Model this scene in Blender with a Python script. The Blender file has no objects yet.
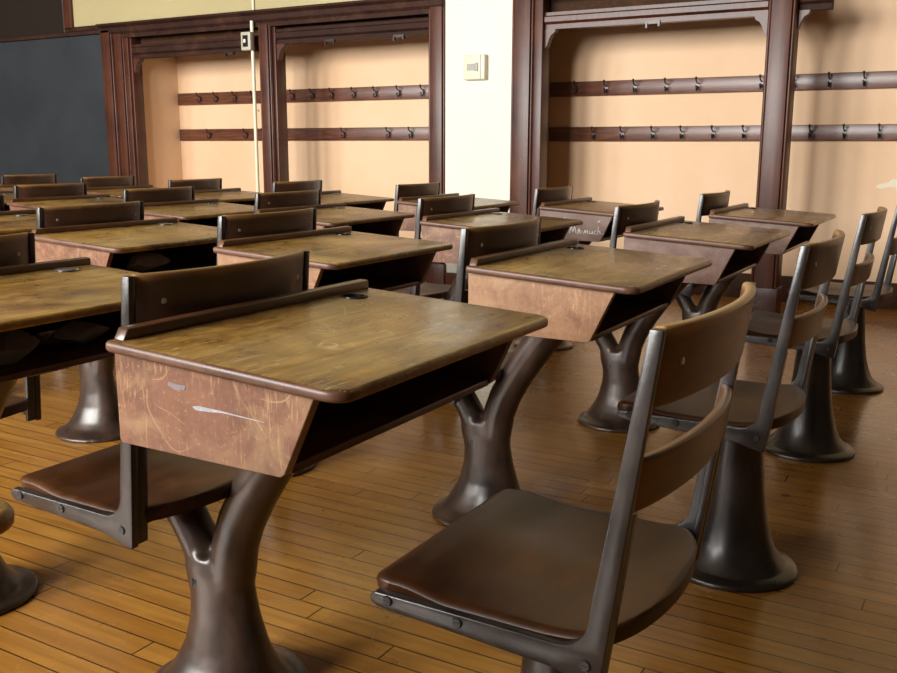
import bpy, bmesh, math, random
from mathutils import Vector, Matrix, Euler
random.seed(7)
PI = math.pi
scn = bpy.context.scene
COL = scn.collection

# ------------------------------------------------------------------ camera
cam_d = bpy.data.cameras.new('camera')
cam = bpy.data.objects.new('camera', cam_d); COL.objects.link(cam)
cam_d.sensor_width = 36.0; cam_d.lens = 38.03; cam_d.clip_start = 0.02
CAMH = 0.979
cam.matrix_world = (Matrix.Translation((0, 0, CAMH)) @ Matrix.Rotation(math.radians(30.169), 4, 'Z')
                    @ Matrix.Rotation(math.radians(90 - 11.269), 4, 'X') @ Matrix.Rotation(math.radians(0.139), 4, 'Z'))
scn.camera = cam

# ------------------------------------------------------------------ world, daylight, exposure
scn.view_settings.view_transform = 'Standard'; scn.view_settings.look = 'None'
scn.view_settings.exposure = 0.35; scn.view_settings.gamma = 1.0
scn.view_settings.use_curve_mapping = False
w = bpy.data.worlds.new('world'); scn.world = w; w.use_nodes = True
w.node_tree.nodes['Background'].inputs[0].default_value = (0.75, 0.87, 1.0, 1)
w.node_tree.nodes['Background'].inputs[1].default_value = 1.0
YN = -2.80            # window wall plane
YF, YA = 5.85, 6.45   # far wall face, back of the coat alcoves
XL, XR = -11.0, 3.2
ZC = 4.2
WINS = [(-8.3, -7.1), (-6.5, -5.3), (-4.7, -3.5), (-2.9, -1.7)]
WZ0, WZ1 = 1.35, 3.80
WPOW = [180, 270, 360, 290]
for i, (a, b) in enumerate(WINS):
    L = bpy.data.lights.new('daylight', 'AREA'); L.shape = 'RECTANGLE'
    L.size = b - a; L.size_y = WZ1 - WZ0; L.energy = WPOW[i]; L.color = (1.0, 0.98, 0.94)
    lo = bpy.data.objects.new('daylight', L); COL.objects.link(lo)
    lo.location = ((a + b) / 2, YN - 0.22, (WZ0 + WZ1) / 2)
    lo.rotation_euler = (math.radians(90), 0, 0)      # faces +Y into the room

# ------------------------------------------------------------------ material helpers
class NT:
    def __init__(s, name):
        s.m = bpy.data.materials.new(name); s.m.use_nodes = True
        s.t = s.m.node_tree; s.b = s.t.nodes['Principled BSDF']
    def n(s, typ, **kw):
        nd = s.t.nodes.new(typ)
        for k, v in kw.items():
            if k.startswith('i_'):
                key = k[2:]; key = int(key) if key.isdigit() else key.replace('_', ' ')
                if isinstance(v, bpy.types.NodeSocket): s.t.links.new(v, nd.inputs[key])
                else: nd.inputs[key].default_value = v
            else: setattr(nd, k, v)
        return nd
    def link(s, a, b): s.t.links.new(a, b)
    def coords(s, scale=(1, 1, 1), rot=(0, 0, 0), rnd=True):
        tc = s.n('ShaderNodeTexCoord'); src = tc.outputs['Object']
        if rnd:
            oi = s.n('ShaderNodeObjectInfo')
            mu = s.n('ShaderNodeMath', operation='MULTIPLY', i_0=oi.outputs['Random'], i_1=37.0)
            ad = s.n('ShaderNodeVectorMath', operation='ADD', i_0=src, i_1=mu.outputs[0]); src = ad.outputs[0]
        mp = s.n('ShaderNodeMapping'); s.link(src, mp.inputs[0])
        mp.inputs['Scale'].default_value = scale; mp.inputs['Rotation'].default_value = rot
        return mp.outputs[0]
    def noise(s, vec, scale, detail=4, rough=0.55, dist=0.0):
        return s.n('ShaderNodeTexNoise', i_Vector=vec, i_Scale=scale, i_Detail=detail, i_Roughness=rough, i_Distortion=dist).outputs['Fac']
    def ramp(s, fac, stops, interp='LINEAR'):
        r = s.n('ShaderNodeValToRGB'); s.link(fac, r.inputs[0]); cr = r.color_ramp; cr.interpolation = interp
        while len(cr.elements) < len(stops): cr.elements.new(0.5)
        for e, (p, c) in zip(cr.elements, stops):
            e.position = p; e.color = (c, c, c, 1) if isinstance(c, (int, float)) else (*c, 1)
        return r.outputs[0]
    def mix(s, fac, a, b, mode='MIX'):
        m = s.n('ShaderNodeMix', data_type='RGBA', blend_type=mode)
        for v, k in ((fac, 0), (a, 6), (b, 7)):
            if isinstance(v, bpy.types.NodeSocket): s.link(v, m.inputs[k])
            elif k == 0: m.inputs[0].default_value = v
            else: m.inputs[k].default_value = (*v, 1)
        return m.outputs[2]
    def math(s, op, a, b=0.0, clamp=False):
        m = s.n('ShaderNodeMath', operation=op, use_clamp=clamp)
        for v, k in ((a, 0), (b, 1)):
            if isinstance(v, bpy.types.NodeSocket): s.link(v, m.inputs[k])
            else: m.inputs[k].default_value = v
        return m.outputs[0]
    def out(s, color=None, rough=None, bump=None, bstr=0.2, bdist=0.002, metal=None, spec=None, coat=None):
        b = s.b
        def put(k, v):
            if v is None: return
            if isinstance(v, bpy.types.NodeSocket): s.link(v, b.inputs[k])
            else: b.inputs[k].default_value = (*v, 1) if isinstance(v, tuple) else v
        put('Base Color', color); put('Roughness', rough); put('Metallic', metal); put('Specular IOR Level', spec)
        if coat: put('Coat Weight', coat[0]); put('Coat Roughness', coat[1])
        if bump is not None:
            bn = s.n('ShaderNodeBump', i_Strength=bstr, i_Distance=bdist); s.link(bump, bn.inputs['Height'])
            s.link(bn.outputs[0], b.inputs['Normal'])
        return s.m

def scratches(t, rots, thr=0.69, scale=2.2, thin=1.0):
    """short straight pale scratches: strongly stretched noise, thresholded, in several directions"""
    total = None
    for k, rot in enumerate(rots):
        v = t.coords(scale=(85 + 17 * k, 8.5, 85 + 15 * k) if len(rot) == 3 and rot[2] != 0 else (90, 90, 9.0), rot=rot)
        line = t.ramp(t.noise(v, scale, 2.0, 0.5, 0.9), [(thr, 0.0), (thr + 0.035, 1.0)])
        mask = t.ramp(t.noise(t.coords(rot=rot), 5.0 + k, 2), [(0.48, 0.0), (0.58, 1.0)])
        line = t.math('MULTIPLY', line, mask)
        total = line if total is None else t.math('MAXIMUM', total, line)
    iso = None
    for k, (sc, off) in enumerate(((7.0, .5), (11.0, .46), (5.0, .55))):
        n1 = t.noise(t.coords(), sc * thin, 1.0, 0.4, 0.4)
        d = t.math('ABSOLUTE', t.math('SUBTRACT', n1, off))
        l2 = t.math('MULTIPLY', t.ramp(d, [(0.0015, 1.0), (0.004, 0.0)]), t.ramp(t.noise(t.coords(rot=(.3 * k, .2, k)), 9.0, 2), [(0.53, 0.0), (0.60, 1.0)]))
        iso = l2 if iso is None else t.math('MAXIMUM', iso, l2)
    return t.math('MAXIMUM', t.math('MULTIPLY', total, 0.6), iso)

def wood_top():
    t = NT('worn_varnished_desktop')
    g = t.noise(t.coords(scale=(26, 1.6, 8)), 3.0, 6, 0.6)
    big = t.noise(t.coords(scale=(3.2, 2.0, 3)), 1.7, 4, 0.62, 0.8)
    sml = t.noise(t.coords(scale=(10, 6, 10)), 3.2, 5, 0.65, 0.4)
    f = t.math('ADD', t.math('MULTIPLY', big, 0.72), t.math('MULTIPLY', sml, 0.28))
    c = t.ramp(f, [(0.37, (0.040, 0.015, 0.003)), (0.43, (0.17, 0.072, 0.011)), (0.51, (0.36, 0.185, 0.030)), (0.64, (0.58, 0.35, 0.085))])
    c = t.mix(t.ramp(g, [(0.35, 0.55), (0.65, 0.0)]), c, (0.06, 0.025, 0.007), 'MIX')
    oi = t.n('ShaderNodeObjectInfo')
    c = t.mix(t.math('MULTIPLY', oi.outputs['Random'], 0.35), c, (0.10, 0.04, 0.012))
    s = scratches(t, [(0, 0, 0.5), (0, 0, 1.3), (0, 0, -0.4), (0, 0, 2.2)], 0.635)
    pale = t.noise(t.coords(scale=(5, 3, 1)), 2.2, 6, 0.7)
    c = t.mix(t.ramp(pale, [(0.56, 0.0), (0.72, 0.55)]), c, (0.50, 0.35, 0.13))
    c = t.mix(t.math('MULTIPLY', s, 0.6), c, (0.62, 0.50, 0.26))
    # dark varnish left along the pencil edge (a band of its own, where hands never rubbed)
    sep = t.n('ShaderNodeSeparateXYZ'); tc = t.n('ShaderNodeTexCoord'); t.link(tc.outputs['Object'], sep.inputs[0])
    edge = t.ramp(t.math('ADD', sep.outputs[0], t.math('MULTIPLY', t.math('SUBTRACT', sml, 0.5), 0.10)), [(0.015, 1.0), (0.07, 0.0)])
    c = t.mix(t.math('MULTIPLY', edge, 0.75), c, (0.05, 0.02, 0.007))
    # rubbed brown rim on the near and student edges
    r = t.ramp(sml, [(0.3, 0.24), (0.7, 0.42)])
    return t.out(c, r, t.math('ADD', g, t.math('MULTIPLY', s, -0.6)), 0.12, 0.001, spec=0.5, coat=(0.20, 0.14))

def wood_side(name, a, b, pale_col, amt=0.8, rough=0.42):
    t = NT(name)
    n = t.noise(t.coords(scale=(5, 6, 6)), 2.0, 6, 0.65, 0.5)
    fine = t.noise(t.coords(scale=(30, 30, 30)), 5.0, 5, 0.7)
    c = t.ramp(t.math('ADD', t.math('MULTIPLY', n, 0.7), t.math('MULTIPLY', fine, 0.3)), [(0.36, a), (0.62, b)])
    oi = t.n('ShaderNodeObjectInfo')
    patch = t.noise(t.coords(scale=(3, 3, 4)), 2.6, 5, 0.65, 0.8)
    c = t.mix(t.ramp(patch, [(0.48, 0.0), (0.66, 0.65)]), c, tuple(0.45 * x + 0.4 * y for x, y in zip(pale_col, b)))
    s = scratches(t, [(0, 0.35, 0), (0, -0.6, 0), (0, 0.9, 0), (0, 1.5, 0)], 0.64)
    spk = t.ramp(fine, [(0.60, 0.0), (0.68, 1.0)])
    c = t.mix(t.math('MULTIPLY', spk, 0.45 * amt), c, pale_col)
    c = t.mix(t.math('MULTIPLY', s, 0.75 * amt), c, pale_col)
    c = t.mix(t.math('MULTIPLY', oi.outputs['Random'], 0.4), c, a)
    return t.out(c, rough, fine, 0.25, 0.001, spec=0.5, coat=(0.12, 0.25))

def dark_wood(name, a, b, rough=0.3, wear=(0.20, 0.09, 0.03), wearamt=0.35, coat=0.3, rim=None, spec=0.5):
    t = NT(name)
    g = t.noise(t.coords(scale=(8, 1.5, 12)), 4.0, 6, 0.6)
    n = t.noise(t.coords(scale=(2.5, 2.5, 2.5)), 2.0, 5, 0.65, 0.5)
    c = t.ramp(t.math('ADD', t.math('MULTIPLY', g, 0.4), t.math('MULTIPLY', n, 0.6)), [(0.35, a), (0.65, b)])
    c = t.mix(t.ramp(n, [(0.55, 0.0), (0.75, wearamt)]), c, wear)
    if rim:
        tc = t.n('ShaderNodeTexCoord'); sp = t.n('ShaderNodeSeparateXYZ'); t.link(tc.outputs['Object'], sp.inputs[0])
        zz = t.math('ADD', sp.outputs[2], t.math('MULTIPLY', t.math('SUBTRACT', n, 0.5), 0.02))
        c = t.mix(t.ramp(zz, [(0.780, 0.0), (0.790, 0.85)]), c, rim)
    return t.out(c, t.ramp(n, [(0.3, rough), (0.7, rough + 0.15)]), g, 0.08, 0.001, spec=spec, coat=(coat, 0.2))

def iron(name, a, b, rough=0.33, bs=0.35):
    t = NT(name)
    n = t.noise(t.coords(scale=(6, 6, 3)), 2.5, 5, 0.6)
    fine = t.noise(t.coords(scale=(1, 1, 1)), 160.0, 3, 0.6)
    c = t.ramp(n, [(0.38, a), (0.66, b)])
    return t.out(c, t.ramp(n, [(0.3, rough - 0.05), (0.7, rough + 0.12)]), t.math('ADD', fine, t.math('MULTIPLY', n, 0.5)), bs, 0.0008, metal=0.15, spec=0.6, coat=(0.25, 0.25))

def plain(name, col, rough=0.5, metal=0.0, var=0.12, scale=6, bump=0.05, dark=None):
    t = NT(name)
    n = t.noise(t.coords(rnd=False), scale, 5, 0.6)
    d = dark or tuple(x * (1 - 2 * var) for x in col)
    c = t.ramp(n, [(0.3, d), (0.7, col)])
    return t.out(c, rough, n, bump, 0.003, metal=metal)

def floor_mat():
    t = NT('maple_strip_floor')
    tc = t.n('ShaderNodeTexCoord'); sep = t.n('ShaderNodeSeparateXYZ'); t.link(tc.outputs['Object'], sep.inputs[0])
    X, Y = sep.outputs[0], sep.outputs[1]
    v = t.math('DIVIDE', Y, 0.058); row = t.math('FLOOR', v)
    wn = t.n('ShaderNodeTexWhiteNoise', noise_dimensions='1D', i_W=row).outputs[0]
    u = t.math('ADD', t.math('DIVIDE', X, 1.35), t.math('MULTIPLY', wn, 13.7)); cl = t.math('FLOOR', u)
    cv = t.n('ShaderNodeCombineXYZ', i_0=row, i_1=cl)
    pid = t.n('ShaderNodeTexWhiteNoise', noise_dimensions='2D', i_Vector=cv.outputs[0]).outputs[0]
    fv = t.math('FRACT', v); fu = t.math('FRACT', u)
    gv = t.math('ADD', t.math('LESS_THAN', fv, 0.045), t.math('GREATER_THAN', fv, 0.985), True)
    gu = t.math('LESS_THAN', fu, 0.0028)
    gap = t.math('MAXIMUM', gv, gu)
    offs = t.n('ShaderNodeCombineXYZ', i_0=t.math('MULTIPLY', pid, 31.0), i_1=t.math('MULTIPLY', wn, 7.0))
    vec = t.n('ShaderNodeVectorMath', operation='ADD', i_0=tc.outputs['Object'], i_1=offs.outputs[0]).outputs[0]
    mp = t.n('ShaderNodeMapping', i_Vector=vec, i_Scale=(1.2, 16, 1)).outputs[0]
    grain = t.noise(mp, 3.0, 6, 0.6, 0.4)
    mott = t.noise(tc.outputs['Object'], 2.2, 4, 0.6)
    c = t.ramp(pid, [(0.0, (0.33, 0.145, 0.021)), (0.5, (0.38, 0.177, 0.027)), (1.0, (0.43, 0.208, 0.035))])
    c = t.mix(t.ramp(grain, [(0.38, 0.55), (0.6, 0.0)]), c, (0.20, 0.075, 0.012))
    c = t.mix(t.ramp(mott, [(0.4, 0.35), (0.65, 0.0)]), c, (0.24, 0.09, 0.016))
    knots = t.n('ShaderNodeTexVoronoi', i_Vector=tc.outputs['Object'], i_Scale=3.4)
    kf = t.math('MULTIPLY', t.math('LESS_THAN', knots.outputs['Distance'], 0.045), 0.75)
    c = t.mix(kf, c, (0.07, 0.025, 0.006))
    knots2 = t.n('ShaderNodeTexVoronoi', i_Vector=tc.outputs['Object'], i_Scale=8.0)
    c = t.mix(t.math('MULTIPLY', t.math('LESS_THAN', knots2.outputs['Distance'], 0.035), 0.7), c, (0.05, 0.02, 0.005))
    c = t.mix(t.math('MULTIPLY', gap, 0.97), c, (0.018, 0.008, 0.003))
    rough = t.ramp(mott, [(0.3, 0.22), (0.7, 0.34)])
    h = t.math('SUBTRACT', t.math('MULTIPLY', grain, 0.15), gap)
    return t.out(c, rough, h, 0.35, 0.001, spec=0.5, coat=(0.30, 0.14))

def trim_mat(name='dark_stained_trim'):
    t = NT(name)
    g = t.noise(t.coords(scale=(30, 30, 1.5), rnd=False), 1.5, 6, 0.6)
    n = t.noise(t.coords(rnd=False), 4.0, 5, 0.6)
    c = t.ramp(t.math('ADD', t.math('MULTIPLY', g, 0.5), t.math('MULTIPLY', n, 0.5)), [(0.35, (0.040, 0.011, 0.006)), (0.65, (0.115, 0.036, 0.018))])
    chip = t.ramp(t.noise(t.coords(rnd=False), 38.0, 4, 0.7), [(0.70, 0.0), (0.74, 0.6)])
    c = t.mix(chip, c, (0.30, 0.19, 0.13))
    return t.out(c, 0.40, g, 0.25, 0.003, spec=0.4, coat=(0.12, 0.3))

def wall_mat(name, col, blotch, rough=0.6):
    t = NT(name)
    n = t.noise(t.coords(rnd=False), 1.1, 5, 0.6, 0.4); f = t.noise(t.coords(rnd=False), 26.0, 4, 0.6)
    c = t.ramp(n, [(0.35, blotch), (0.6, col)])
    mark = t.ramp(t.noise(t.coords(rnd=False, scale=(1, 1, 3)), 9.0, 3, 0.7), [(0.74, 0.0), (0.78, 0.25)])
    c = t.mix(mark, c, tuple(x * 0.55 for x in col))
    return t.out(c, rough, f, 0.08, 0.003)

M = {}
M['top'] = wood_top()
M['edge'] = dark_wood('rubbed_brown_edge', (0.06, 0.024, 0.014), (0.15, 0.07, 0.04), 0.38, coat=0.0)
M['side'] = wood_side('scratched_brown_side', (0.095, 0.034, 0.017), (0.215, 0.095, 0.052), (0.60, 0.40, 0.20))
M['side_light'] = wood_side('scratched_tan_side', (0.17, 0.072, 0.032), (0.35, 0.19, 0.095), (0.62, 0.42, 0.22), 0.5)
M['side_dark'] = wood_side('dull_brown_side', (0.07, 0.028, 0.018), (0.17, 0.085, 0.06), (0.35, 0.27, 0.2), 0.3)
M['box'] = dark_wood('dark_book_box_wood', (0.028, 0.012, 0.006), (0.08, 0.034, 0.014), 0.7, coat=0.0, spec=0.2)
M['ledge'] = dark_wood('brown_ledge_wood', (0.05, 0.018, 0.008), (0.15, 0.062, 0.022), 0.32)
M['seat'] = dark_wood('polished_seat_wood', (0.020, 0.006, 0.002), (0.066, 0.022, 0.006), 0.30, (0.12, 0.055, 0.016), 0.4, coat=0.0, spec=0.35)
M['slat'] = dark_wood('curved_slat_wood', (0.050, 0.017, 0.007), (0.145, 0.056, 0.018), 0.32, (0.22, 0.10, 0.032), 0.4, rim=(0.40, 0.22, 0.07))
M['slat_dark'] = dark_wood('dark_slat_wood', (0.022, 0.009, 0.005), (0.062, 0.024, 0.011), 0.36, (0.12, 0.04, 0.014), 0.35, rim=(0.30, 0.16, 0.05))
M['iron'] = iron('black_painted_iron', (0.014, 0.012, 0.012), (0.042, 0.033, 0.030), 0.32)
M['pedestal'] = iron('brown_painted_iron', (0.024, 0.014, 0.010), (0.066, 0.037, 0.024), 0.33, 0.12)
M['pedestal_black'] = iron('black_pedestal_iron', (0.012, 0.009, 0.008), (0.032, 0.021, 0.016), 0.30, 0.12)
M['steel'] = plain('dull_steel', (0.45, 0.46, 0.48), 0.28, 0.9)
M['bolt'] = plain('dark_bolt', (0.05, 0.045, 0.045), 0.35, 0.6)
M['black'] = plain('inkwell_black', (0.012, 0.012, 0.014), 0.3)
M['paper'] = plain('grubby_paper', (0.30, 0.28, 0.25), 0.7, var=0.25, scale=20)
M['chalk'] = plain('white_chalk', (0.75, 0.74, 0.70), 0.8)
M['scuff2'] = plain('pale_scuff', (0.42, 0.42, 0.46), 0.6, var=0.25, scale=80)
M['scuff'] = plain('blue_grey_scuff', (0.22, 0.18, 0.20), 0.6, var=0.2, scale=60)
M['floor'] = floor_mat()
M['trim'] = trim_mat()
M['trim_dark'] = dark_wood('blackened_casing_wood', (0.016, 0.006, 0.004), (0.05, 0.018, 0.010), 0.6, wear=(0.09, 0.045, 0.028), wearamt=0.5, coat=0.0, spec=0.2)
M['peach'] = wall_mat('peach_painted_plaster', (0.83, 0.57, 0.36), (0.78, 0.51, 0.30))
M['cream'] = wall_mat('cream_painted_plaster', (0.46, 0.39, 0.20), (0.42, 0.35, 0.18))
M['white'] = wall_mat('white_painted_plaster', (0.80, 0.765, 0.65), (0.77, 0.735, 0.62))
M['slate'] = plain('blackboard_slate', (0.036, 0.042, 0.049), 0.42, var=0.15, scale=2.5)
M['ceiling'] = plain('ceiling_paint', (0.12, 0.09, 0.055), 0.8)
M['wall'] = plain('room_wall_paint', (0.08, 0.055, 0.03), 0.7)
M['plastic'] = plain('ivory_plastic', (0.78, 0.70, 0.52), 0.4, var=0.04)
M['plastic2'] = plain('grey_plastic', (0.35, 0.33, 0.27), 0.4, var=0.04)
M['box_metal'] = plain('painted_switch_box', (0.50, 0.47, 0.37), 0.4, var=0.06)
M['pipe'] = plain('cream_conduit', (0.80, 0.74, 0.52), 0.25, 0.0, var=0.04)
def mesh_board():
    t = NT('dark_woven_board')
    v = t.coords(rnd=False)
    ch = t.n('ShaderNodeTexChecker', i_Vector=v, i_Scale=110.0, i_Color1=(0.010, 0.007, 0.005, 1), i_Color2=(0.026, 0.018, 0.012, 1))
    return t.out(ch.outputs[0], 0.9, spec=0.2)
M['board'] = mesh_board()

# ------------------------------------------------------------------ mesh helpers
def bm_box(bm, x0, x1, y0, y1, z0, z1):
    vs = [bm.verts.new(p) for p in ((x0, y0, z0), (x1, y0, z0), (x1, y1, z0), (x0, y1, z0), (x0, y0, z1), (x1, y0, z1), (x1, y1, z1), (x0, y1, z1))]
    for f in ((0, 3, 2, 1), (4, 5, 6, 7), (0, 1, 5, 4), (1, 2, 6, 5), (2, 3, 7, 6), (3, 0, 4, 7)):
        bm.faces.new([vs[i] for i in f])
def bm_prism(bm, pts, y0, y1, axis='y'):
    """pts in xz extruded in y (axis y) or xy extruded in z (axis z) or yz in x (axis x)"""
    def P(p, h): return (p[0], h, p[1]) if axis == 'y' else ((p[0], p[1], h) if axis == 'z' else (h, p[0], p[1]))
    a = [bm.verts.new(P(p, y0)) for p in pts]; b = [bm.verts.new(P(p, y1)) for p in pts]
    bm.faces.new(a); bm.faces.new(b[::-1])
    for i in range(len(pts)):
        j = (i + 1) % len(pts); bm.faces.new((a[i], b[i], b[j], a[j]))
def bm_loft(bm, rings, cap=True):
    R = [[bm.verts.new(p) for p in r] for r in rings]
    n = len(R[0])
    for a, b in zip(R, R[1:]):
        for i in range(n): bm.faces.new((a[i], a[(i + 1) % n], b[(i + 1) % n], b[i]))
    if cap: bm.faces.new(R[0][::-1]); bm.faces.new(R[-1])
def ell(c, a, b, u=(1, 0, 0), v=(0, 1, 0), n=28):
    c = Vector(c); u = Vector(u).normalized(); v = Vector(v).normalized()
    return [c + u * (a * math.cos(2 * PI * i / n)) + v * (b * math.sin(2 * PI * i / n)) for i in range(n)]
def bm_cyl(bm, c, r, h, axis='z', n=24, r2=None):
    c = Vector(c); r2 = r if r2 is None else r2
    ax = {'x': ((0, 1, 0), (0, 0, 1), (1, 0, 0)), 'y': ((0, 0, 1), (1, 0, 0), (0, 1, 0)), 'z': ((1, 0, 0), (0, 1, 0), (0, 0, 1))}[axis]
    bm_loft(bm, [ell(c, r, r, ax[0], ax[1], n), ell(c + Vector(ax[2]) * h, r2, r2, ax[0], ax[1], n)])
def to_mesh(name, bm, mat, smooth=False, mods=None, angle=None):
    bmesh.ops.recalc_face_normals(bm, faces=bm.faces[:])
    me = bpy.data.meshes.new(name); bm.to_mesh(me); bm.free()
    if mods:
        o = bpy.data.objects.new('tmp', me); COL.objects.link(o)
        for typ, kw in mods:
            md = o.modifiers.new('m', typ)
            for k, v in kw.items(): setattr(md, k, v)
        dg = bpy.context.evaluated_depsgraph_get(); dg.update()
        nm = bpy.data.meshes.new_from_object(o.evaluated_get(dg), depsgraph=dg)
        bpy.data.objects.remove(o); bpy.data.meshes.remove(me); me = nm; me.name = name
    me.materials.clear(); me.materials.append(mat)
    if smooth:
        for p in me.polygons: p.use_smooth = True
        if angle is not None:
            me.set_sharp_from_angle(angle=math.radians(angle))
    return me
def bev(wd=0.003, seg=2, ang=35): return ('BEVEL', dict(width=wd, segments=seg, limit_method='ANGLE', angle_limit=math.radians(ang)))
def obj(name, me, parent=None, loc=None):
    o = bpy.data.objects.new(name, me); COL.objects.link(o)
    if parent is not None: o.parent = parent
    if loc: o.location = loc
    return o
def tag(o, label, cat, group=None):
    o['label'] = label; o['category'] = cat
    if group: o['group'] = group
    return o
def struct(name, bm, mat, parent=None, mods=None, smooth=False, angle=None):
    o = obj(name, to_mesh(name, bm, mat, smooth, mods, angle), parent)
    if parent is None: o['kind'] = 'structure'
    return o
def sbox(name, *b, mat, bevw=0.0, parent=None):
    bm = bmesh.new(); bm_box(bm, *b)
    return struct(name, bm, mat, parent, [bev(bevw)] if bevw else None, bool(bevw), 35 if bevw else None)

# ------------------------------------------------------------------ room shell
sbox('floor', XL, XR, YN, YA + 0.1, -0.10, 0.0, mat=M['floor'])
sbox('ceiling', XL, XR, YN, YA + 0.1, ZC, ZC + 0.1, mat=M['ceiling'])
sbox('wall_left', XL - 0.1, XL, YN, YA, 0, ZC, mat=M['wall'])
sbox('wall_right', XR, XR + 0.1, YN, YA, 0, ZC, mat=M['wall'])
bm = bmesh.new()                                        # window wall with its openings
bm_box(bm, XL, XR, YN - 0.15, YN, 0, WZ0); bm_box(bm, XL, XR, YN - 0.15, YN, WZ1, ZC)
xs = [XL] + [v for w_ in WINS for v in w_] + [XR]
for i in range(0, len(xs), 2): bm_box(bm, xs[i], xs[i + 1], YN - 0.15, YN, WZ0, WZ1)
struct('wall_near', bm, M['wall'])
for i, (a, b) in enumerate(WINS):
    bm = bmesh.new(); y0, y1 = YN - 0.12, YN - 0.07
    for q in ((a, a + .05, WZ0, WZ1), (b - .05, b, WZ0, WZ1), (a + .05, b - .05, WZ0, WZ0 + .06), (a + .05, b - .05, WZ1 - .05, WZ1), (a + .05, b - .05, 2.55, 2.60)):
        bm_box(bm, q[0], q[1], y0, y1, q[2], q[3])
    struct('window_%d' % (i + 1), bm, M['white'])
# far wall with the coat alcoves
bm = bmesh.new(); bm_box(bm, XL, XR, YA, YA + 0.1, 0, ZC); wall_alcove = struct('wall_alcove_back', bm, M['peach'])
bm = bmesh.new()
bm_box(bm, -7.30, XR, YF, YF + 0.12, 2.0, ZC)          # cream wall over the alcoves
struct('wall_upper', bm, M['cream'])
sbox('wall_board_side', XL, -6.60, YF + 0.02, YA, 0, ZC, mat=M['peach'])
sbox('wall_panel', -3.43, -2.92, YF, YA, 0.10, 2.0, mat=M['white'])
n_trim = [0]
def trim(*b, bevw=0.006, parent=None, mat=None, name=None):
    n_trim[0] += 1
    return sbox(name or 'trim_%d' % n_trim[0], *b, mat=mat or M['trim'], bevw=bevw, parent=parent)
def profile_post(x0, x1, z1, y0=YF - 0.02, y1=YF + 0.14, bead=0.02):
    """post with a moulded front: raised centre board, beads and a plinth"""
    n_trim[0] += 1
    bm = bmesh.new()
    bm_box(bm, x0 + bead, x1 - bead, y0, y1, 0, z1)
    bm_box(bm, x0, x1, y0 + 0.02, y1 - 0.01, 0, z1)
    bm_cyl(bm, ((x0 + bead * .5), y0 + 0.018, 0.16), bead * .45, z1 - 0.16, n=10)
    bm_cyl(bm, ((x1 - bead * .5), y0 + 0.018, 0.16), bead * .45, z1 - 0.16, n=10)
    bm_box(bm, x0 - 0.008, x1 + 0.008, y0 - 0.015, y1 + .004, 0, 0.16)
    return struct('trim_%d' % n_trim[0], bm, M['trim'], None, [bev(0.005, 2)], True, 35)
profile_post(-6.86, -6.72, 1.955, y0=YF - 0.03, y1=YF + 0.018)
profile_post(-6.72, -6.60, 1.94, y0=YF - 0.015, y1=YF + 0.018, bead=0.016)
trim(-6.60, -6.55, YF + 0.0, YF + 0.10, 0, 1.93)
trim(-6.55, -6.53, YF + 0.02, YF + 0.13, 0, 1.93)
profile_post(-5.10, -4.98, 1.90)
trim(-4.98, -4.955, YF + 0.02, YF + 0.14, 0, 1.90)
profile_post(-3.565, -3.43, 1.98)
profile_post(-2.92, -2.76, 2.02, bead=0.022)
trim(-2.76, -2.70, YF + 0.0, YF + 0.12, 0, 1.95)
profile_post(-1.278, -1.122, 2.05, y0=YF - 0.04, y1=YF + 0.10, bead=0.022)
# architraves over the openings
def architrave(x0, x1, z0, z1):
    n_trim[0] += 1
    bm = bmesh.new()
    bm_prism(bm, [(YF + 0.05, z0 + .02), (YF - 0.01, z0 + .02), (YF - 0.01, z0 + .05), (YF - 0.03, z0 + .07), (YF - 0.03, z1 - .035), (YF - 0.06, z1 - .015), (YF - 0.06, z1), (YF + 0.05, z1)], x0, x1, 'x')
    return struct('trim_%d' % n_trim[0], bm, M['trim_dark'])
architrave(-6.86, -3.44, 1.865, 2.005)
trim(-2.70, -1.29, YF - 0.03, YF + 0.04, 1.93, 2.06, mat=M['trim_dark'])
trim(-7.30, -6.86, YF - 0.03, YF + 0.018, 1.966, 2.005, mat=M['trim_dark'])
trim(XL, -6.86, YF - 0.03, YF + 0.018, 1.93, 1.965, mat=M['trim_dark'])      # rail between blackboard and the board above
trim(-7.30, -7.20, YF - 0.03, YF - 0.001, 1.985, ZC)      # upright at the end of the dark board
# sash beams hanging in the openings, with corbels
def beam(x0, x1, z0, z1):
    n_trim[0] += 1
    bm = bmesh.new()
    bm_prism(bm, [(YF + 0.10, z0), (YF + 0.04, z0), (YF + 0.04, z0 + .03), (YF + 0.02, z0 + .045), (YF + 0.02, z1 - .03), (YF + 0.035, z1 - .02), (YF + 0.035, z1), (YF + 0.10, z1)], x0, x1, 'x')
    return struct('trim_%d' % n_trim[0], bm, M['trim_dark'])
b1 = beam(-6.53, -5.10, 1.715, 1.83)
b2 = beam(-4.955, -3.565, 1.755, 1.865)
b3 = beam(-2.70, -1.29, 1.735, 1.84)
b3.data.materials[0] = M['trim']
b4 = beam(-1.135, -0.945, 1.75, 1.84)
sbox('wall_over_sash', -6.56, -3.44, YF + 0.13, YF + 0.15, 1.80, ZC, mat=M['box'])
sbox('wall_over_wardrobe', -2.76, -1.10, YF + 0.13, YF + 0.15, 1.82, ZC, mat=M['box'])
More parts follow.
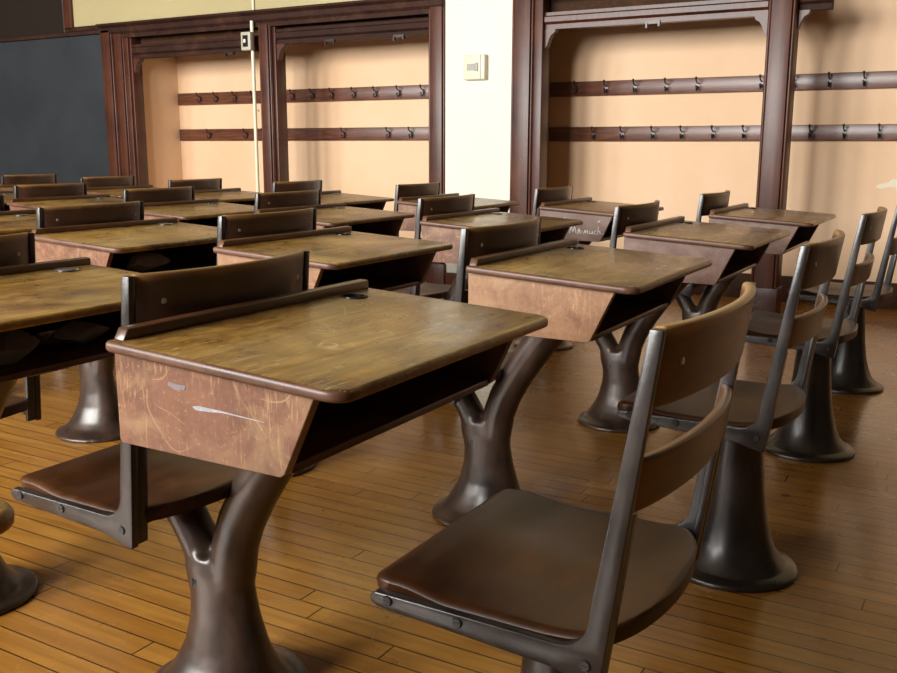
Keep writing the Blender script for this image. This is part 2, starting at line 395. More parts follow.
def corbel(x, z, s):
    n_trim[0] += 1
    pts = [(x, z)] + [(x + s * (0.062 - 0.062 * math.sin(t)), z - 0.105 + 0.105 * (1 - math.cos(t)) * 0.85) for t in [i * PI / 2 / 6 for i in range(6, -1, -1)]]
    pts = [(x, z), (x + s * .075, z), (x + s * .07, z - .02), (x + s * .045, z - .035), (x + s * .03, z - .06), (x + s * .022, z - .085), (x + s * .012, z - .11), (x, z - .12)]
    if s < 0: pts = pts[::-1]
    bm = bmesh.new(); bm_prism(bm, pts, YF + 0.035, YF + 0.085)
    struct('trim_%d' % n_trim[0], bm, M['trim'])
corbel(-6.53, 1.715, 1); corbel(-4.955, 1.755, 1); corbel(-2.70, 1.735, 1); corbel(-1.29, 1.735, -1); corbel(-1.135, 1.75, 1)
# small sash latches under the beams
for bb, x, z in ((b1, -5.48, 1.715), (b2, -4.49, 1.755), (b2, -3.88, 1.755), (b3, -2.02, 1.735)):
    bm = bmesh.new(); bm_box(bm, x, x + .09, YF + .03, YF + .045, z - .006, z + .012)
    bm_box(bm, x, x + .012, YF + .025, YF + .045, z - .03, z); bm_box(bm, x + .078, x + .09, YF + .025, YF + .045, z - .022, z)
    o = obj('sash_latch', to_mesh('sash_latch', bm, M['bolt']), bb)
# skirtings
sbox('baseboard_panel', -3.44, -2.92, YF - 0.02, YF, 0, 0.10, mat=M['trim'], bevw=0.004)
sbox('baseboard_alcove_left', -6.60, -3.44, YA - 0.025, YA, 0, 0.16, mat=M['box'], bevw=0.004)
sbox('baseboard_alcove_right', -2.92, XR, YA - 0.025, YA, 0, 0.16, mat=M['box'], bevw=0.004)
bm = bmesh.new()                                        # bare plaster chip on the right-hand alcove wall
pts = [(-.70, .745), (-.66, .735), (-.62, .75), (-.57, .745), (-.53, .77), (-.56, .785), (-.60, .80), (-.63, .775), (-.68, .765)]
bm_prism(bm, pts, YA - 0.0015, YA + 0.002)
obj('plaster_chip', to_mesh('plaster_chip', bm, M['plastic']), wall_alcove)

# ------------------------------------------------------------------ things on the far wall
bm = bmesh.new(); bm_box(bm, XL + .02, -6.862, YF - 0.004, YF + 0.019, 0.62, 1.928)
bb = obj('blackboard', to_mesh('blackboard', bm, M['slate'])); tag(bb, 'dark slate blackboard filling the wall left of the coat alcoves', 'blackboard')
bm = bmesh.new(); bm_box(bm, XL + .02, -6.87, YF - 0.075, YF - 0.0045, 0.58, 0.62)
obj('chalk_tray', to_mesh('chalk_tray', bm, M['trim'], mods=[bev(.004)]), bb)
bm = bmesh.new(); bm_box(bm, XL + .02, -7.302, YF - 0.012, YF + 0.019, 1.967, 3.2)
nb = obj('display_board', to_mesh('display_board', bm, M['board'])); tag(nb, 'dark woven display board high on the wall over the blackboard', 'board')
bm = bmesh.new(); bm_box(bm, -7.318, -7.303, YF - 0.02, YF - 0.0121, 1.967, 3.2)
obj('edge_strip', to_mesh('edge_strip', bm, M['steel']), nb)

# coat rails with hooks
def hook_mesh():
    bm = bmesh.new()
    bm_cyl(bm, (0, 0, 0), 0.013, -0.005, 'y', 12)
    def bent(path, r):
        rings = []
        for i, p in enumerate(path):
            p = Vector(p); d = (Vector(path[min(i + 1, len(path) - 1)]) - Vector(path[max(i - 1, 0)])).normalized()
            s = Vector((1, 0, 0)); u = d.cross(s).normalized(); rings.append(ell(p, r, r, s, u, 8))
        bm_loft(bm, rings)
    bent([(0, -.004, .012), (0, -.030, .016), (0, -.050, .026), (0, -.056, .040)], .0045)
    bent([(0, -.004, -.008), (0, -.016, -.026), (0, -.034, -.034), (0, -.044, -.022), (0, -.044, -.012)], .0045)
    bmesh.ops.create_uvsphere(bm, u_segments=10, v_segments=8, radius=.009, matrix=Matrix.Translation((0, -.056, .044)))
    bmesh.ops.create_uvsphere(bm, u_segments=10, v_segments=8, radius=.007, matrix=Matrix.Translation((0, -.044, -.009)))
    return to_mesh('coat_hook', bm, M['black'], True, angle=40)
HOOK = hook_mesh()
def rail(x0, x1, z0, z1, hooks, label):
    bm = bmesh.new(); bm_box(bm, x0, x1, YA - 0.022, YA, z0, z1)
    t = bpy.data.objects.new('coat_rail', None); COL.objects.link(t); t.location = ((x0 + x1) / 2, YA, z0)
    tag(t, label, 'coat rail', 'coat rails in the alcoves')
    r = obj('rail_board', to_mesh('rail_board', bm, M['rail'], True, [bev(.003)], 35), t, (-(x0 + x1) / 2, -YA, -z0))
    for hx in hooks:
        obj('coat_hook', HOOK, t, (hx - (x0 + x1) / 2, -0.0225, (z1 - z0) / 2))
def rail_mat():
    t = NT('stained_rail_wood')
    g = t.noise(t.coords(scale=(2, 20, 30), rnd=False), 3.0, 6, 0.6)
    c = t.ramp(g, [(0.35, (0.075, 0.024, 0.012)), (0.65, (0.17, 0.062, 0.034))])
    return t.out(c, 0.36, g, 0.1, 0.001, coat=(0.2, 0.25))
M['rail'] = rail_mat()
rail(-6.59, -3.46, 1.350, 1.455, [-6.3, -6.1, -5.88, -5.67, -5.46, -5.24, -5.03, -4.83, -4.61, -4.4, -4.18, -3.96, -3.75], 'upper brown coat rail in the left pair of alcoves')
rail(-6.59, -3.46, 1.035, 1.138, [-6.2, -5.77, -5.56, -5.34, -4.72, -4.28, -4.07, -3.86], 'lower brown coat rail in the left pair of alcoves, with a few hooks missing')
rail(-2.90, 2.6, 1.338, 1.438, [-2.69, -2.47, -2.26, -2.04, -1.83, -1.42, -1.22, -1.01, -0.81, -0.55, -0.34, -0.1, .1, .3, .5], 'upper brown coat rail in the right-hand alcoves behind the single post')
rail(-2.90, 2.6, 1.026, 1.126, [-2.55, -2.34, -2.12, -1.92, -1.71, -1.51, -1.31, -1.1, -0.9, -0.7, -0.5, -0.3, -.1, .1, .3], 'lower brown coat rail in the right-hand alcoves behind the single post')

# conduit and its switch box, thermostat on the white panel
PX, PY = -5.135, YF - 0.035
bm = bmesh.new(); bm_cyl(bm, (PX, PY, 0.0), 0.014, 1.93, n=16)
cp = obj('conduit_pipe', to_mesh('conduit_pipe', bm, M['pipe'], True, angle=60)); tag(cp, 'thin cream conduit pipe running up beside the second wooden post', 'pipe')
bm = bmesh.new(); bm_cyl(bm, (PX, YF - .012, 2.01), 0.010, 1.3, n=12); obj('upper_conduit', to_mesh('upper_conduit', bm, M['pipe'], True, angle=60), cp)
for z in (0.55, 1.25):
    bm = bmesh.new(); bm_box(bm, PX - .028, PX + .028, PY + .008, PY + .018, z, z + .018); obj('pipe_clip', to_mesh('pipe_clip', bm, M['box_metal']), cp)
bm = bmesh.new(); bm_box(bm, -5.20, -5.105, PY - .060, PY - .0135, 1.71, 1.845)
sw = obj('switch_box', to_mesh('switch_box', bm, M['box_metal'], True, [bev(.006, 3)], 35)); tag(sw, 'small grey metal switch box mounted on the cream conduit', 'switch')
bm = bmesh.new(); bm_box(bm, -5.178, -5.128, PY - .063, PY - .0601, 1.735, 1.82); obj('switch_plate', to_mesh('switch_plate', bm, M['black']), sw)
bm = bmesh.new(); bm_box(bm, -5.163, -5.143, PY - .073, PY - .0631, 1.765, 1.79); obj('toggle', to_mesh('toggle', bm, M['white']), sw)
bm = bmesh.new(); bm_box(bm, -3.265, -3.10, YF - .045, YF - .0002, 1.43, 1.595)
th = obj('thermostat', to_mesh('thermostat', bm, M['plastic'], True, [bev(.008, 3)], 35)); tag(th, 'square ivory thermostat on the narrow white wall panel', 'thermostat')
bm = bmesh.new(); bm_box(bm, -3.235, -3.175, YF - .049, YF - .0451, 1.49, 1.535); obj('dial_window', to_mesh('dial_window', bm, M['plastic2']), th)
bm = bmesh.new(); bm_box(bm, -3.172, -3.150, YF - .053, YF - .0451, 1.485, 1.54); obj('setting_lever', to_mesh('setting_lever', bm, M['plastic2']), th)
bm = bmesh.new(); bm_box(bm, -3.135, -3.128, YF - .047, YF - .0451, 1.435, 1.59); obj('cover_seam', to_mesh('cover_seam', bm, M['plastic2']), th)

# ------------------------------------------------------------------ desk part meshes (local frame: x=0 ledge edge, y=0 near side, z=0 floor)
W, DP, ZL, ZS, TH = 0.61, 0.405, 0.718, 0.696, 0.0165
YC = W / 2
SL = (ZS - ZL) / DP
def topz(x): return ZL + SL * x
def round_rect(x0, x1, y0, y1, r0, r1, n=6):
    """r0 radius at x0 corners, r1 at x1 corners"""
    P = []
    for cx, cy, r, a in ((x1 - r1, y1 - r1, r1, 0), (x0 + r0, y1 - r0, r0, 90), (x0 + r0, y0 + r0, r0, 180), (x1 - r1, y0 + r1, r1, 270)):
        for i in range(n + 1):
            t = math.radians(a + 90 * i / n); P.append((cx + r * math.cos(t), cy + r * math.sin(t)))
    return P
def mk_top():
    bm = bmesh.new(); P = round_rect(0, DP, 0, W, 0.008, 0.030)
    bm_prism(bm, P, -TH, 0, 'z')
    cut = bmesh.new(); bm_cyl(cut, (0.052, 0.515, -0.03), 0.024, 0.06, n=32); bmesh.ops.recalc_face_normals(cut, faces=cut.faces[:])
    cm = bpy.data.meshes.new('c'); cut.to_mesh(cm); cut.free(); co = bpy.data.objects.new('c', cm); COL.objects.link(co)
    me = to_mesh('desktop', bm, M['top'], True, [bev(0.0066, 4, 50), ('BOOLEAN', dict(object=co, operation='DIFFERENCE', solver='EXACT'))], 40)
    bpy.data.objects.remove(co)
    me.materials.append(M['edge'])
    for p in me.polygons:
        if p.normal.y < -0.35 and p.center.y < .02: p.material_index = 1
    for v in me.vertices: v.co.z += topz(v.co.x)
    return me
ME = {}
ME['desktop'] = mk_top()
bm = bmesh.new()                                   # pencil ledge, near end cut at a slant
bm_box(bm, 0.002, 0.022, 0.016, W - 0.004, 0, 0.016)
for v in bm.verts:
    v.co.z += topz(v.co.x) - 0.001
    if v.co.y < 0.1 and v.co.z > ZL + .008: v.co.y += 0.010
ME['ledge'] = to_mesh('pencil_ledge', bm, M['ledge'], True, [bev(0.0025, 2)], 40)
bm = bmesh.new()                                   # inkwell: ring and cup
c = Vector((0.052, 0.515, topz(0.052)))
bm_loft(bm, [ell(c + Vector((0, 0, -.03)), .019, .019), ell(c + Vector((0, 0, .001)), .021, .021), ell(c + Vector((0, 0, .0015)), .026, .026), ell(c + Vector((0, 0, -.0005)), .0265, .0265)], cap=False)
bm.faces.new([bm.verts.new(p) for p in ell(c + Vector((0, 0, -.012)), .0205, .0205)])
ME['inkwell'] = to_mesh('inkwell', bm, M['black'], True, angle=40)
bm = bmesh.new(); bm_loft(bm, [ell(c + Vector((0, 0, .001)), .0265, .0265), ell(c + Vector((0, 0, .0035)), .0245, .0245), ell(c + Vector((0, 0, .004)), .002, .002)])
ME['inkwell_lid'] = to_mesh('inkwell_lid', bm, M['steel'], True, angle=40)
def side_panel(y0, y1, mat):
    bm = bmesh.new(); zz = TH + .0005
    bm_prism(bm, [(0.0, topz(0) - zz), (0.0, 0.574), (0.004, 0.567), (0.293, 0.567), (0.300, 0.572), (0.352, topz(.352) - zz)], y0, y1)
    return to_mesh('side_panel', bm, mat, True, [bev(0.001, 1)], 30)
for k in ('side', 'side_light', 'side_dark'):
    ME['near_' + k] = side_panel(0.018, 0.034, M[k])
ME['far_panel'] = side_panel(W - 0.034, W - 0.018, M['side_dark'])
bm = bmesh.new(); bm_box(bm, 0.006, 0.299, 0.0345, W - 0.0345, 0.567, 0.580)
ME['shelf'] = to_mesh('book_shelf', bm, M['box2'] if 'box2' in M else M['ledge'], True, [bev(0.003, 2)], 30)
bm = bmesh.new(); bm_box(bm, 0.003, 0.016, 0.0345, W - 0.0345, 0.5805, topz(0.0) - TH - .001)
ME['front'] = to_mesh('front_panel', bm, M['box'])
bm = bmesh.new(); bm_cyl(bm, (0.034, YC, 0.5806), 0.004, 0.001, n=8)
bm.free()

def flange(cx):
    return [(0.0, cx, .150, .150), (0.010, cx, .150, .150), (0.016, cx, .140, .140), (0.020, cx, .125, .125)]
def ped_ring(z, cx, a, b, p=2.0): return ell((cx, YC, z), a, b, n=32)
def mk_pedestal():
    bm = bmesh.new(); cx = -0.097
    rings = flange(cx) + [(0.030, -.097, .118, .104), (0.050, -.097, .104, .088), (0.075, -.094, .092, .074), (0.10, -.092, .083, .064), (0.15, -.093, .070, .053), (0.19, -.096, .066, .049),
                          (0.235, -.104, .071, .046), (0.268, -.108, .068, .040)]
    bm_loft(bm, [ped_ring(z, c_, a, b) for z, c_, a, b in rings])
    def arm(path):
        R = []
        pts = [Vector((p[0], YC, p[1])) for p in path]
        for i, p in enumerate(pts):
            d = (pts[min(i + 1, len(pts) - 1)] - pts[max(i - 1, 0)]).normalized()
            u = d.cross(Vector((0, 1, 0))).normalized()
            R.append(ell(p, path[i][2], path[i][3], u, (0, 1, 0), 24))
        bm_loft(bm, R)
    arm([(-.088, .17, .040, .040), (-.070, .235, .041, .042), (-.062, .29, .042, .042), (-.044, .34, .0425, .042), (-.014, .395, .0425, .042), (.022, .45, .043, .042), (.058, .50, .044, .042), (.092, .545, .046, .044), (.110, .566, .048, .046)])
    arm([(-.110, .19, .036, .036), (-.128, .24, .035, .036), (-.150, .285, .034, .036), (-.176, .325, .034, .036), (-.205, .362, .036, .038), (-.222, .385, .040, .042)])
    bm_box(bm, .03, .26, YC - .05, YC + .05, .553, .566)
    me = to_mesh('pedestal', bm, M['pedestal'], True, [('REMESH', dict(mode='VOXEL', voxel_size=0.0048)), ('SMOOTH', dict(factor=0.5, iterations=10))])
    lo = min(v.co.z for v in me.vertices)
    for v in me.vertices:
        if v.co.z < 0.006: v.co.z = max(0.0, v.co.z - lo)
    return me
ME['pedestal'] = mk_pedestal()
def mk_chair_ped():
    bm = bmesh.new(); cx = 0.556
    rings = flange(cx) + [(0.030, cx, .116, .116), (0.048, cx, .100, .100), (0.08, cx, .087, .087), (0.13, cx, .074, .074), (0.20, cx, .064, .064), (0.28, cx, .057, .057), (0.35, cx, .052, .052), (0.355, cx, .056, .056), (0.372, cx, .057, .057), (0.388, cx, .055, .055)]
    bm_loft(bm, [ell((cx, YC, z), a, b, n=48) for z, c_, a, b in rings])
    return to_mesh('pedestal', bm, M['pedestal_black'], True, [bev(.004, 3, 25)], 50)
ME['chair_pedestal'] = mk_chair_ped()

# seat: x from its front edge
def mk_seat(depth, mat, name='seat', rear=0.29):
    bm = bmesh.new(); NX, NV = 44, 26; th = 0.024
    def hw(s):
        h = 0.1985
        r = 0.034
        if s < r: h -= r - math.sqrt(max(0, r * r - (r - s) ** 2))
        if s > rear:
            q = (s - rear) / (depth - rear); h = 0.1985 * math.sqrt(max(0.0, 1 - q ** 2.4))
        h -= 0.002 * max(0, 1 - s / .12)
        return max(h, 0.002)
    S = [depth * (0.5 - 0.5 * math.cos(PI * i / NX)) for i in range(NX + 1)]
    T, B = [], []
    for s in S:
        h = hw(s); rt, rb = [], []
        for j in range(NV + 1):
            v = -math.cos(PI * j / NV); y = v * h
            e = min(1.0, (1 - abs(v)) * h / 0.008); e2 = min(1.0, s / 0.022); e3 = min(1.0, (depth - s) / .01)
            k = max(0.0, min(1.0, (s - .05) / .08)) * max(0.0, min(1.0, (depth - s) / .12)); k = k * k * (3 - 2 * k)
            z = 0.419 - 0.010 * k + 0.004 * k * math.exp(-(y / .05) ** 2)
            z -= 0.006 * (1 - e) ** 2 + 0.012 * (1 - e2) ** 2 + .005 * (1 - e3) ** 2
            rt.append(bm.verts.new((s, YC + y, z)))
            ins = 0.94 if e < 1 or e2 < 1 else 1
            rb.append(bm.verts.new((s + (0.004 if s < .003 else 0), YC + y * (h - .004) / h, 0.419 - th - 0.004 * k)))
        T.append(rt); B.append(rb)
    for i in range(NX):
        for j in range(NV):
            bm.faces.new((T[i][j], T[i + 1][j], T[i + 1][j + 1], T[i][j + 1]))
            bm.faces.new((B[i][j], B[i][j + 1], B[i + 1][j + 1], B[i + 1][j]))
        bm.faces.new((T[i][0], B[i][0], B[i + 1][0], T[i + 1][0])); bm.faces.new((T[i][NV], T[i + 1][NV], B[i + 1][NV], B[i][NV]))
    for j in range(NV):
        bm.faces.new((T[0][j], T[0][j + 1], B[0][j + 1], B[0][j])); bm.faces.new((T[NX][j], B[NX][j], B[NX][j + 1], T[NX][j + 1]))
    return to_mesh(name, bm, mat, True, angle=48)
# side iron: L-shaped casting; foot x, top x relative to seat front
def mk_side(sgn, foot, top, mat):
    bm = bmesh.new()
    wi = 0.024; zb, zt, ztop = 0.384, 0.409, 0.792
    y_out = YC + sgn * 0.213; y_in = YC + sgn * 0.1985
    lean = (top - foot) / (ztop - 0.41)
    def base(z): return foot + wi * .5 + .004 + lean * (z - 0.41)
    def back(z): return base(z) - .005 * max(0, z - .41) / .38
    def frnt(z): return base(z) - wi * (1.18 - .30 * (z - .41) / .38)
    pts = [(0.024, zt - .004), (0.016, zt - .012), (0.018, zb + .006), (0.028, zb)]
    pts += [(foot - .05, zb - .013), (foot - .01, zb - .024), (back(.36), zb - .027)]
    pts += [(back(z), z) for z in (.40, .45, .55, .65, .74, ztop)]
    pts += [(frnt(z), z) for z in (ztop, .74, .65, .55, .47)]
    fx = frnt(.45)
    for i in range(1, 7):
        t = i / 6 * PI / 2
        pts.append((fx - .040 + .040 * math.cos(t) + 0 * .0, .445 - .042 * math.sin(t)))
    pts = [(p[0], p[1]) for p in pts]
    bm_prism(bm, pts[::-1], min(y_out, y_in), max(y_out, y_in))
    # upright's inner flange that the slats are screwed to
    yf0, yf1 = (YC + sgn * 0.199, YC + sgn * 0.178)
    fl = [(back(z) - .001, z) for z in (.36, .425, .5, .572)] + [(back(z) - .011, z) for z in (.572, .5, .425)] + [(back(.36) - .011, .36)]
    bm_prism(bm, fl[::-1], min(yf0, yf1), max(yf0, yf1))
    return to_mesh('side_iron', bm, mat, True, [bev(.0025, 2, 40)], 40)
def mk_slat(z0, z1, foot, top, mat, bulge, name):
    bm = bmesh.new(); N, K = 24, 6; th = 0.015
    lean = (top - foot) / (0.792 - 0.41)
    O, I = [], []
    for i in range(N + 1):
        y = -0.1995 + 0.399 * i / N; q = max(0.0, 1 - (y / 0.1995) ** 2)
        bx = bulge * (q ** 0.8)
        o, n = [], []
        for k in range(K + 1):
            z = z0 + (z1 - z0) * k / K
            x = foot + .015 + lean * (z - .41) + bx - .014
            o.append(bm.verts.new((x + th * .5, YC + y, z))); n.append(bm.verts.new((x - th * .5, YC + y, z)))
        O.append(o); I.append(n)
    for i in range(N):
        for k in range(K):
            bm.faces.new((O[i][k], O[i + 1][k], O[i + 1][k + 1], O[i][k + 1])); bm.faces.new((I[i][k], I[i][k + 1], I[i + 1][k + 1], I[i + 1][k]))
        bm.faces.new((O[i][0], I[i][0], I[i + 1][0], O[i + 1][0])); bm.faces.new((O[i][K], O[i + 1][K], I[i + 1][K], I[i][K]))
    for e in (0, N):
        for k in range(K): bm.faces.new((O[e][k], O[e][k + 1], I[e][k + 1], I[e][k]))
    return to_mesh(name, bm, mat, True, [bev(.005, 3, 50)], 50)
CF, CT = 0.330, 0.386       # free chair: foot and top of upright from the seat's front edge
DF, DT = 0.301, 0.333       # seat joined to a desk: steeper back
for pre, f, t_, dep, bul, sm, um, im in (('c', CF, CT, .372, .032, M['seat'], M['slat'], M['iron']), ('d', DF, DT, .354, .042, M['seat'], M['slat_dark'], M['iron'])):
    ME[pre + 'seat'] = mk_seat(dep, sm)
    ME[pre + 'near'] = mk_side(-1, f, t_, im); ME[pre + 'far'] = mk_side(1, f, t_, im)
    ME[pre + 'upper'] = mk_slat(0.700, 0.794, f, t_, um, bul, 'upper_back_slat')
    ME[pre + 'lower'] = mk_slat(0.575, 0.642, f, t_, um, bul * .9, 'lower_back_slat')
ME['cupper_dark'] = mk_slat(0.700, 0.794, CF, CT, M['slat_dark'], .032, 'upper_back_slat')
ME['clower_dark'] = mk_slat(0.575, 0.642, CF, CT, M['slat'], .029, 'lower_back_slat')
bm = bmesh.new(); bm_prism(bm, [(.10, .383), (.14, .3775), (.26, .3775), (.30, .383), (.30, .3905), (.10, .3905)], YC - .197, YC + .197)
ME['bracket'] = to_mesh('seat_bracket', bm, M['iron'])
bm = bmesh.new(); bm_cyl(bm, (0, 0, 0), .0075, -.0022, 'y', 16, .006); bm_box(bm, -.0045, .0045, -.0029, -.0021, -.0008, .0008)
ME['bolt'] = to_mesh('bolt', bm, M['bolt'], True, angle=30)
ME['screw'] = to_mesh('slat_screw', (lambda b: (bm_cyl(b, (0, 0, 0), .0055, .002, 'x', 14, .004), b)[1])(bmesh.new()), M['steel'], True, angle=30)

def seat_parts(root, pre, fx, bolts, dk=''):
    """seat assembly whose front edge lies at local x = fx"""
    L = (fx, 0, 0)
    f, t_ = (CF, CT) if pre == 'c' else (DF, DT)
    obj('seat', ME[pre + 'seat'], root, L)
    obj('seat_bracket', ME['bracket'], root, L)
    for nm, sg in (('near', -1), ('far', 1)):
        s = obj('side_iron', ME[pre + nm], root, L)
        if bolts and sg < 0:
            for bx, bz in ((.045, .3965), (.150, .394), (f - .008, .386)):
                obj('bolt', ME['bolt'], s, (bx, YC - .2132, bz))
    u = obj('upper_back_slat', ME[pre + 'upper' + dk], root, L); obj('lower_back_slat', ME[pre + 'lower' + dk], root, L)
    if bolts:
        lean = (t_ - f) / (0.792 - 0.41)
        for y in (-.158, .158):
            q = (1 - (y / .1995) ** 2) ** .8 * (.032 if pre == 'c' else .042)
            obj('slat_screw', ME['screw'], u, (f + .015 + lean * (.75 - .41) + q - .014 + .0065, YC + y, .75))

# letters cast into the pedestals
def cast_letter(ch, root, x, z):
    cu = bpy.data.curves.new('casting_mark', 'FONT'); cu.body = ch; cu.size = 0.018; cu.extrude = 0.0012; cu.align_x = 'CENTER'
    o = bpy.data.objects.new('tmp', cu); COL.objects.link(o)
    dg = bpy.context.evaluated_depsgraph_get(); dg.update()
    me = bpy.data.meshes.new_from_object(o.evaluated_get(dg), depsgraph=dg); bpy.data.objects.remove(o)
    me.materials.clear(); me.materials.append(M['black'])
    m = obj('casting_mark', me, root, (x, YC - .0455, z)); m.rotation_euler = (PI / 2, 0, 0)
    return m

FX = [-1.041, -1.035, -1.034, -1.030]; FY = [0.862, 1.869, 2.902, 3.918]; DX = 0.778
SHIFT = -0.006
LINE = ['the nearest line', 'the second line from the front', 'the third line from the front', 'the farthest line, along the alcove wall']
ADJ = {(0, 0): (-.006, .003), (0, -1): (-.008, 0), (0, 1): (.0, -.007), (0, 2): (.0, -.015), (0, 3): (.0, -.04), (1, 0): (.02, -.02), (1, 2): (-.025, .05), (1, 3): (-.03, .07),
       (2, 1): (.03, -.02), (2, 2): (-.02, .02), (2, 3): (-.05, .10), (3, 2): (.03, -.03), (3, 3): (-.03, .03), (4, 3): (.04, -.05)}
LAB = {
 (0, -1): 'school desk almost wholly cut off, a rounded brown corner at the lower left edge',
 (0, 0): 'large foreground school desk with dark inkwell hole and badly scratched brown side',
 (0, 1): 'school desk with a tan worn side, directly behind the big foreground desk',
 (0, 2): 'rightmost school desk of the third line, two behind the big foreground desk',
 (0, 3): 'small far school desk standing against the right wooden post',
 (1, 0): 'school desk cut off by the left picture edge, steel inkwell lid on top',
 (1, 1): 'middle school desk, left of the tan-sided desk and behind the foreground one',
 (1, 2): 'school desk with a bright window sheen on top, in front of the white wall panel',
 (1, 3): 'far school desk with white chalk scribble on its dark side, below the right coat alcove',
 (2, 1): 'school desk with crumpled grey paper in its book box, second line, left of centre',
 (3, 1): 'leftmost school desk of the second line, at the left picture edge',
 (2, 2): 'third-line school desk just right of the conduit pipe, below the second alcove',
 (3, 2): 'third-line school desk just left of the conduit pipe',
 (4, 2): 'third-line school desk below the corner where blackboard and door trim meet',
 (5, 2): 'last school desk of the third line, at the left picture edge under the blackboard',
 (2, 3): 'far school desk right below the white wall panel with the thermostat',
 (3, 3): 'far school desk below the second coat alcove, right of the conduit pipe',
 (4, 3): 'far school desk below the first coat alcove, just left of the conduit pipe',
 (5, 3): 'far school desk at the foot of the left alcove trim beside the blackboard',
 (6, 3): 'far school desk under the blackboard, second from the left end of its line',
 (7, 3): 'farthest left school desk in the line along the blackboard wall'}
def desk(r, j):
    ax, ay = ADJ.get((r, j), (0, 0))
    t = bpy.data.objects.new('school_desk', None); COL.objects.link(t)
    t.location = (FX[max(j, 0)] - r * DX + ax + SHIFT, (FY[j] if j >= 0 else -0.158) + ay, 0)
    tag(t, LAB[(r, j)], 'school desk', 'old wooden school desks with a seat joined in front')
    near = r < 3 and j < 3
    d = obj('desktop', ME['desktop'], t); obj('pencil_ledge', ME['ledge'], d)
    iw = obj('inkwell', ME['inkwell'], d)
    if (r, j) not in ((0, 0), (0, 1), (0, 2), (0, 3), (1, 3)) and (r + j) % 3 != 2: obj('inkwell_lid', ME['inkwell_lid'], iw)
    k = {(0, 0): 'side', (0, 1): 'side_light', (0, 2): 'side_dark', (0, 3): 'side_dark', (1, 3): 'side_dark', (1, 0): 'side', (1, 1): 'side_light', (2, 1): 'side'}.get((r, j), 'side')
    p = obj('side_panel', ME['near_' + k], t); obj('side_panel', ME['far_panel'], t)
    obj('book_shelf', ME['shelf'], t); obj('front_panel', ME['front'], t); obj('pedestal', ME['pedestal'], t)
    seat_parts(t, 'd', -.391, near)
    return t, p
DESK = {}
for j, n in enumerate((2, 4, 6, 8)):
    for r in range(n): DESK[(r, j)] = desk(r, j)
DESK[(0, -1)] = desk(0, -1)
cast_letter('N', DESK[(0, 0)][0], -.122, .215); cast_letter('H', DESK[(0, 1)][0], -.122, .205); cast_letter('B', DESK[(0, 2)][0], -.120, .205)

CL = ['large foreground school chair with dark glossy seat and two curved back slats', 'school chair on a black flared pedestal, directly behind the foreground chair',
      'third school chair from the front in the right-hand line of loose chairs', 'farthest school chair, cut off by the right picture edge']
for j in range(4):
    t = bpy.data.objects.new('school_chair', None); COL.objects.link(t)
    t.location = (FX[j] + (0, .0, -.01, -.03)[j], FY[j] + (0, 0, .0, -.04)[j], 0)
    tag(t, CL[j], 'school chair', 'loose school chairs at the right end of each line')
    obj('pedestal', ME['chair_pedestal'], t)
    seat_parts(t, 'c', .350 + (0, -.034, -.043, -.018)[j], True, '_dark' if j else '')

# chalk scribble on the side of the far desk below the right alcove
def strokes(root, lines, y, r=0.0011, name='chalk_writing'):
    bm = bmesh.new()
    for ln in lines:
        for a, b in zip(ln, ln[1:]):
            a = Vector((a[0], y, a[1])); b = Vector((b[0], y, b[1])); d = (b - a)
            if d.length < 1e-5: continue
            n = Vector((-d.z, 0, d.x)).normalized() * r; e = d.normalized() * r * .5
            q = [a - e + n, a - e - n, b + e - n, b + e + n]
            f = [bm.verts.new(p) for p in q]; g = [bm.verts.new(p + Vector((0, .001, 0))) for p in q]
            bm.faces.new(f); bm.faces.new(g[::-1])
            for i in range(4): bm.faces.new((f[i], g[i], g[(i + 1) % 4], f[(i + 1) % 4]))
    return obj(name, to_mesh(name, bm, M['chalk']), root)
sx, sz = .150, .600
scrib = [[(0, 0), (.008, .030), (.016, .006), (.024, .032), (.032, .002)], [(.040, .0), (.046, .026), (.052, .0)], [(.038, .012), (.056, .014)], [(.060, .006), (.062, .010)],
         [(.070, .0), (.074, .018), (.080, .004), (.086, .018), (.090, .0)], [(.096, .014), (.098, .002), (.108, .002), (.110, .016), (.112, .0)], [(.130, .016), (.120, .014), (.118, .004), (.128, .0)],
         [(.138, .034), (.136, .0)], [(.136, .014), (.146, .016), (.148, .0)], [(.160, .002), (.162, .004)]]
strokes(DESK[(1, 3)][0], [[(sx + a, sz + b) for a, b in l] for l in scrib], .0168)
for q in ([(.20, .655), (.208, .657)], [(.285, .655), (.295, .660)], [(.12, .66), (.125, .668)]): strokes(DESK[(1, 3)][0], [q], .0168, .0018, 'chalk_mark')

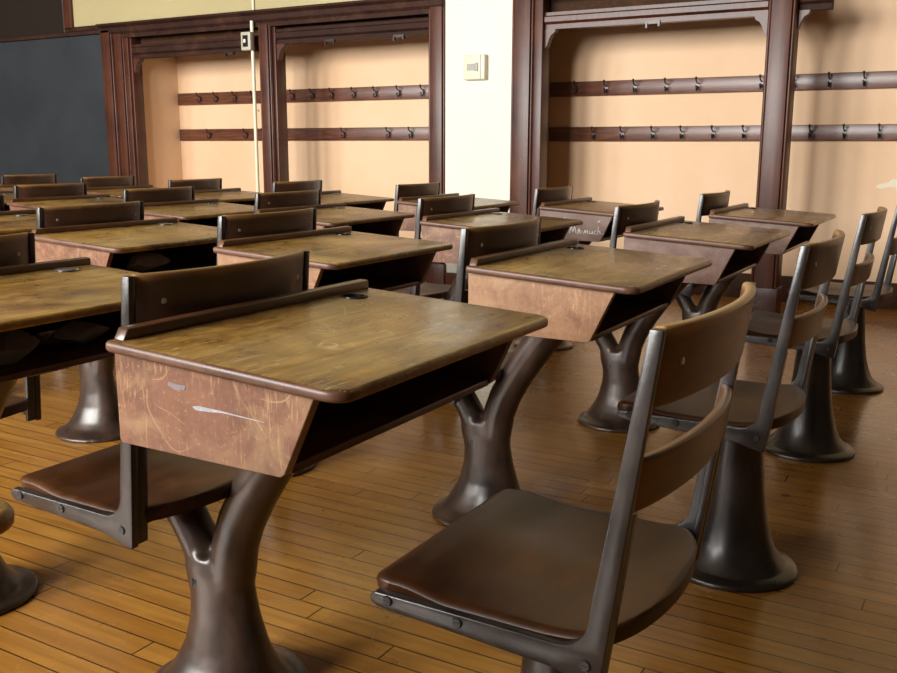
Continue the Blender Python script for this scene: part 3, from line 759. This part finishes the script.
# crumpled paper stuffed into two book boxes
def crumpled(name, label, loc, sc, seed):
    rnd = random.Random(seed); bm = bmesh.new(); bmesh.ops.create_icosphere(bm, subdivisions=4, radius=1)
    dirs = [(Vector((rnd.uniform(-1, 1), rnd.uniform(-1, 1), rnd.uniform(-1, 1))).normalized(), rnd.uniform(.5, .95)) for _ in range(34)]
    for v in bm.verts:
        p = v.co.copy(); m = min((k / max(.05, p.normalized().dot(d)) for d, k in dirs if p.dot(d) > .05), default=1.0)
        p = p * min(1.05, m); v.co = Vector((p.x * sc[0], p.y * sc[1], p.z * sc[2]))
    lo = min(v.co.z for v in bm.verts)
    for v in bm.verts: v.co.z -= lo
    o = obj(name, to_mesh(name, bm, M['paper'], True, angle=20)); o.location = loc
    tag(o, label, 'paper', 'crumpled papers left in the desks'); return o
d1 = DESK[(2, 1)][0].location; d2 = DESK[(1, 0)][0].location
crumpled('crumpled_paper', 'crumpled grey paper inside the book box of the second-line desk left of centre', (d1.x + .22, d1.y + .27, .5805), (.055, .13, .042), 3)
crumpled('crumpled_paper', 'wad of grubby paper in the book box of the desk cut off at left', (d2.x + .21, d2.y + .24, .5805), (.06, .10, .036), 5)
crumpled('crumpled_paper', 'smaller wad of paper deeper along the book box of the left-edge desk', (d2.x + .20, d2.y + .42, .5805), (.05, .06, .040), 8)

# pale paint scuffs on the foreground desk's side
bm = bmesh.new()
for pts in ([(.104, .669), (.120, .667), (.136, .667), (.133, .661), (.116, .659), (.102, .664)], [(.165, .612), (.20, .616), (.26, .609), (.26, .607), (.21, .609), (.185, .605), (.163, .606)]):
    bm_prism(bm, pts, .0172, .0183)
    break
obj('paint_scuff', to_mesh('paint_scuff', bm, M['scuff']), DESK[(0, 0)][0])
bm = bmesh.new(); bm_prism(bm, [(.146, .640), (.156, .6425), (.172, .642), (.20, .641), (.27, .637), (.27, .6364), (.20, .639), (.175, .637), (.152, .636)], .0172, .0183)
obj('paint_scuff', to_mesh('paint_scuff', bm, M['scuff2']), DESK[(0, 0)][0])
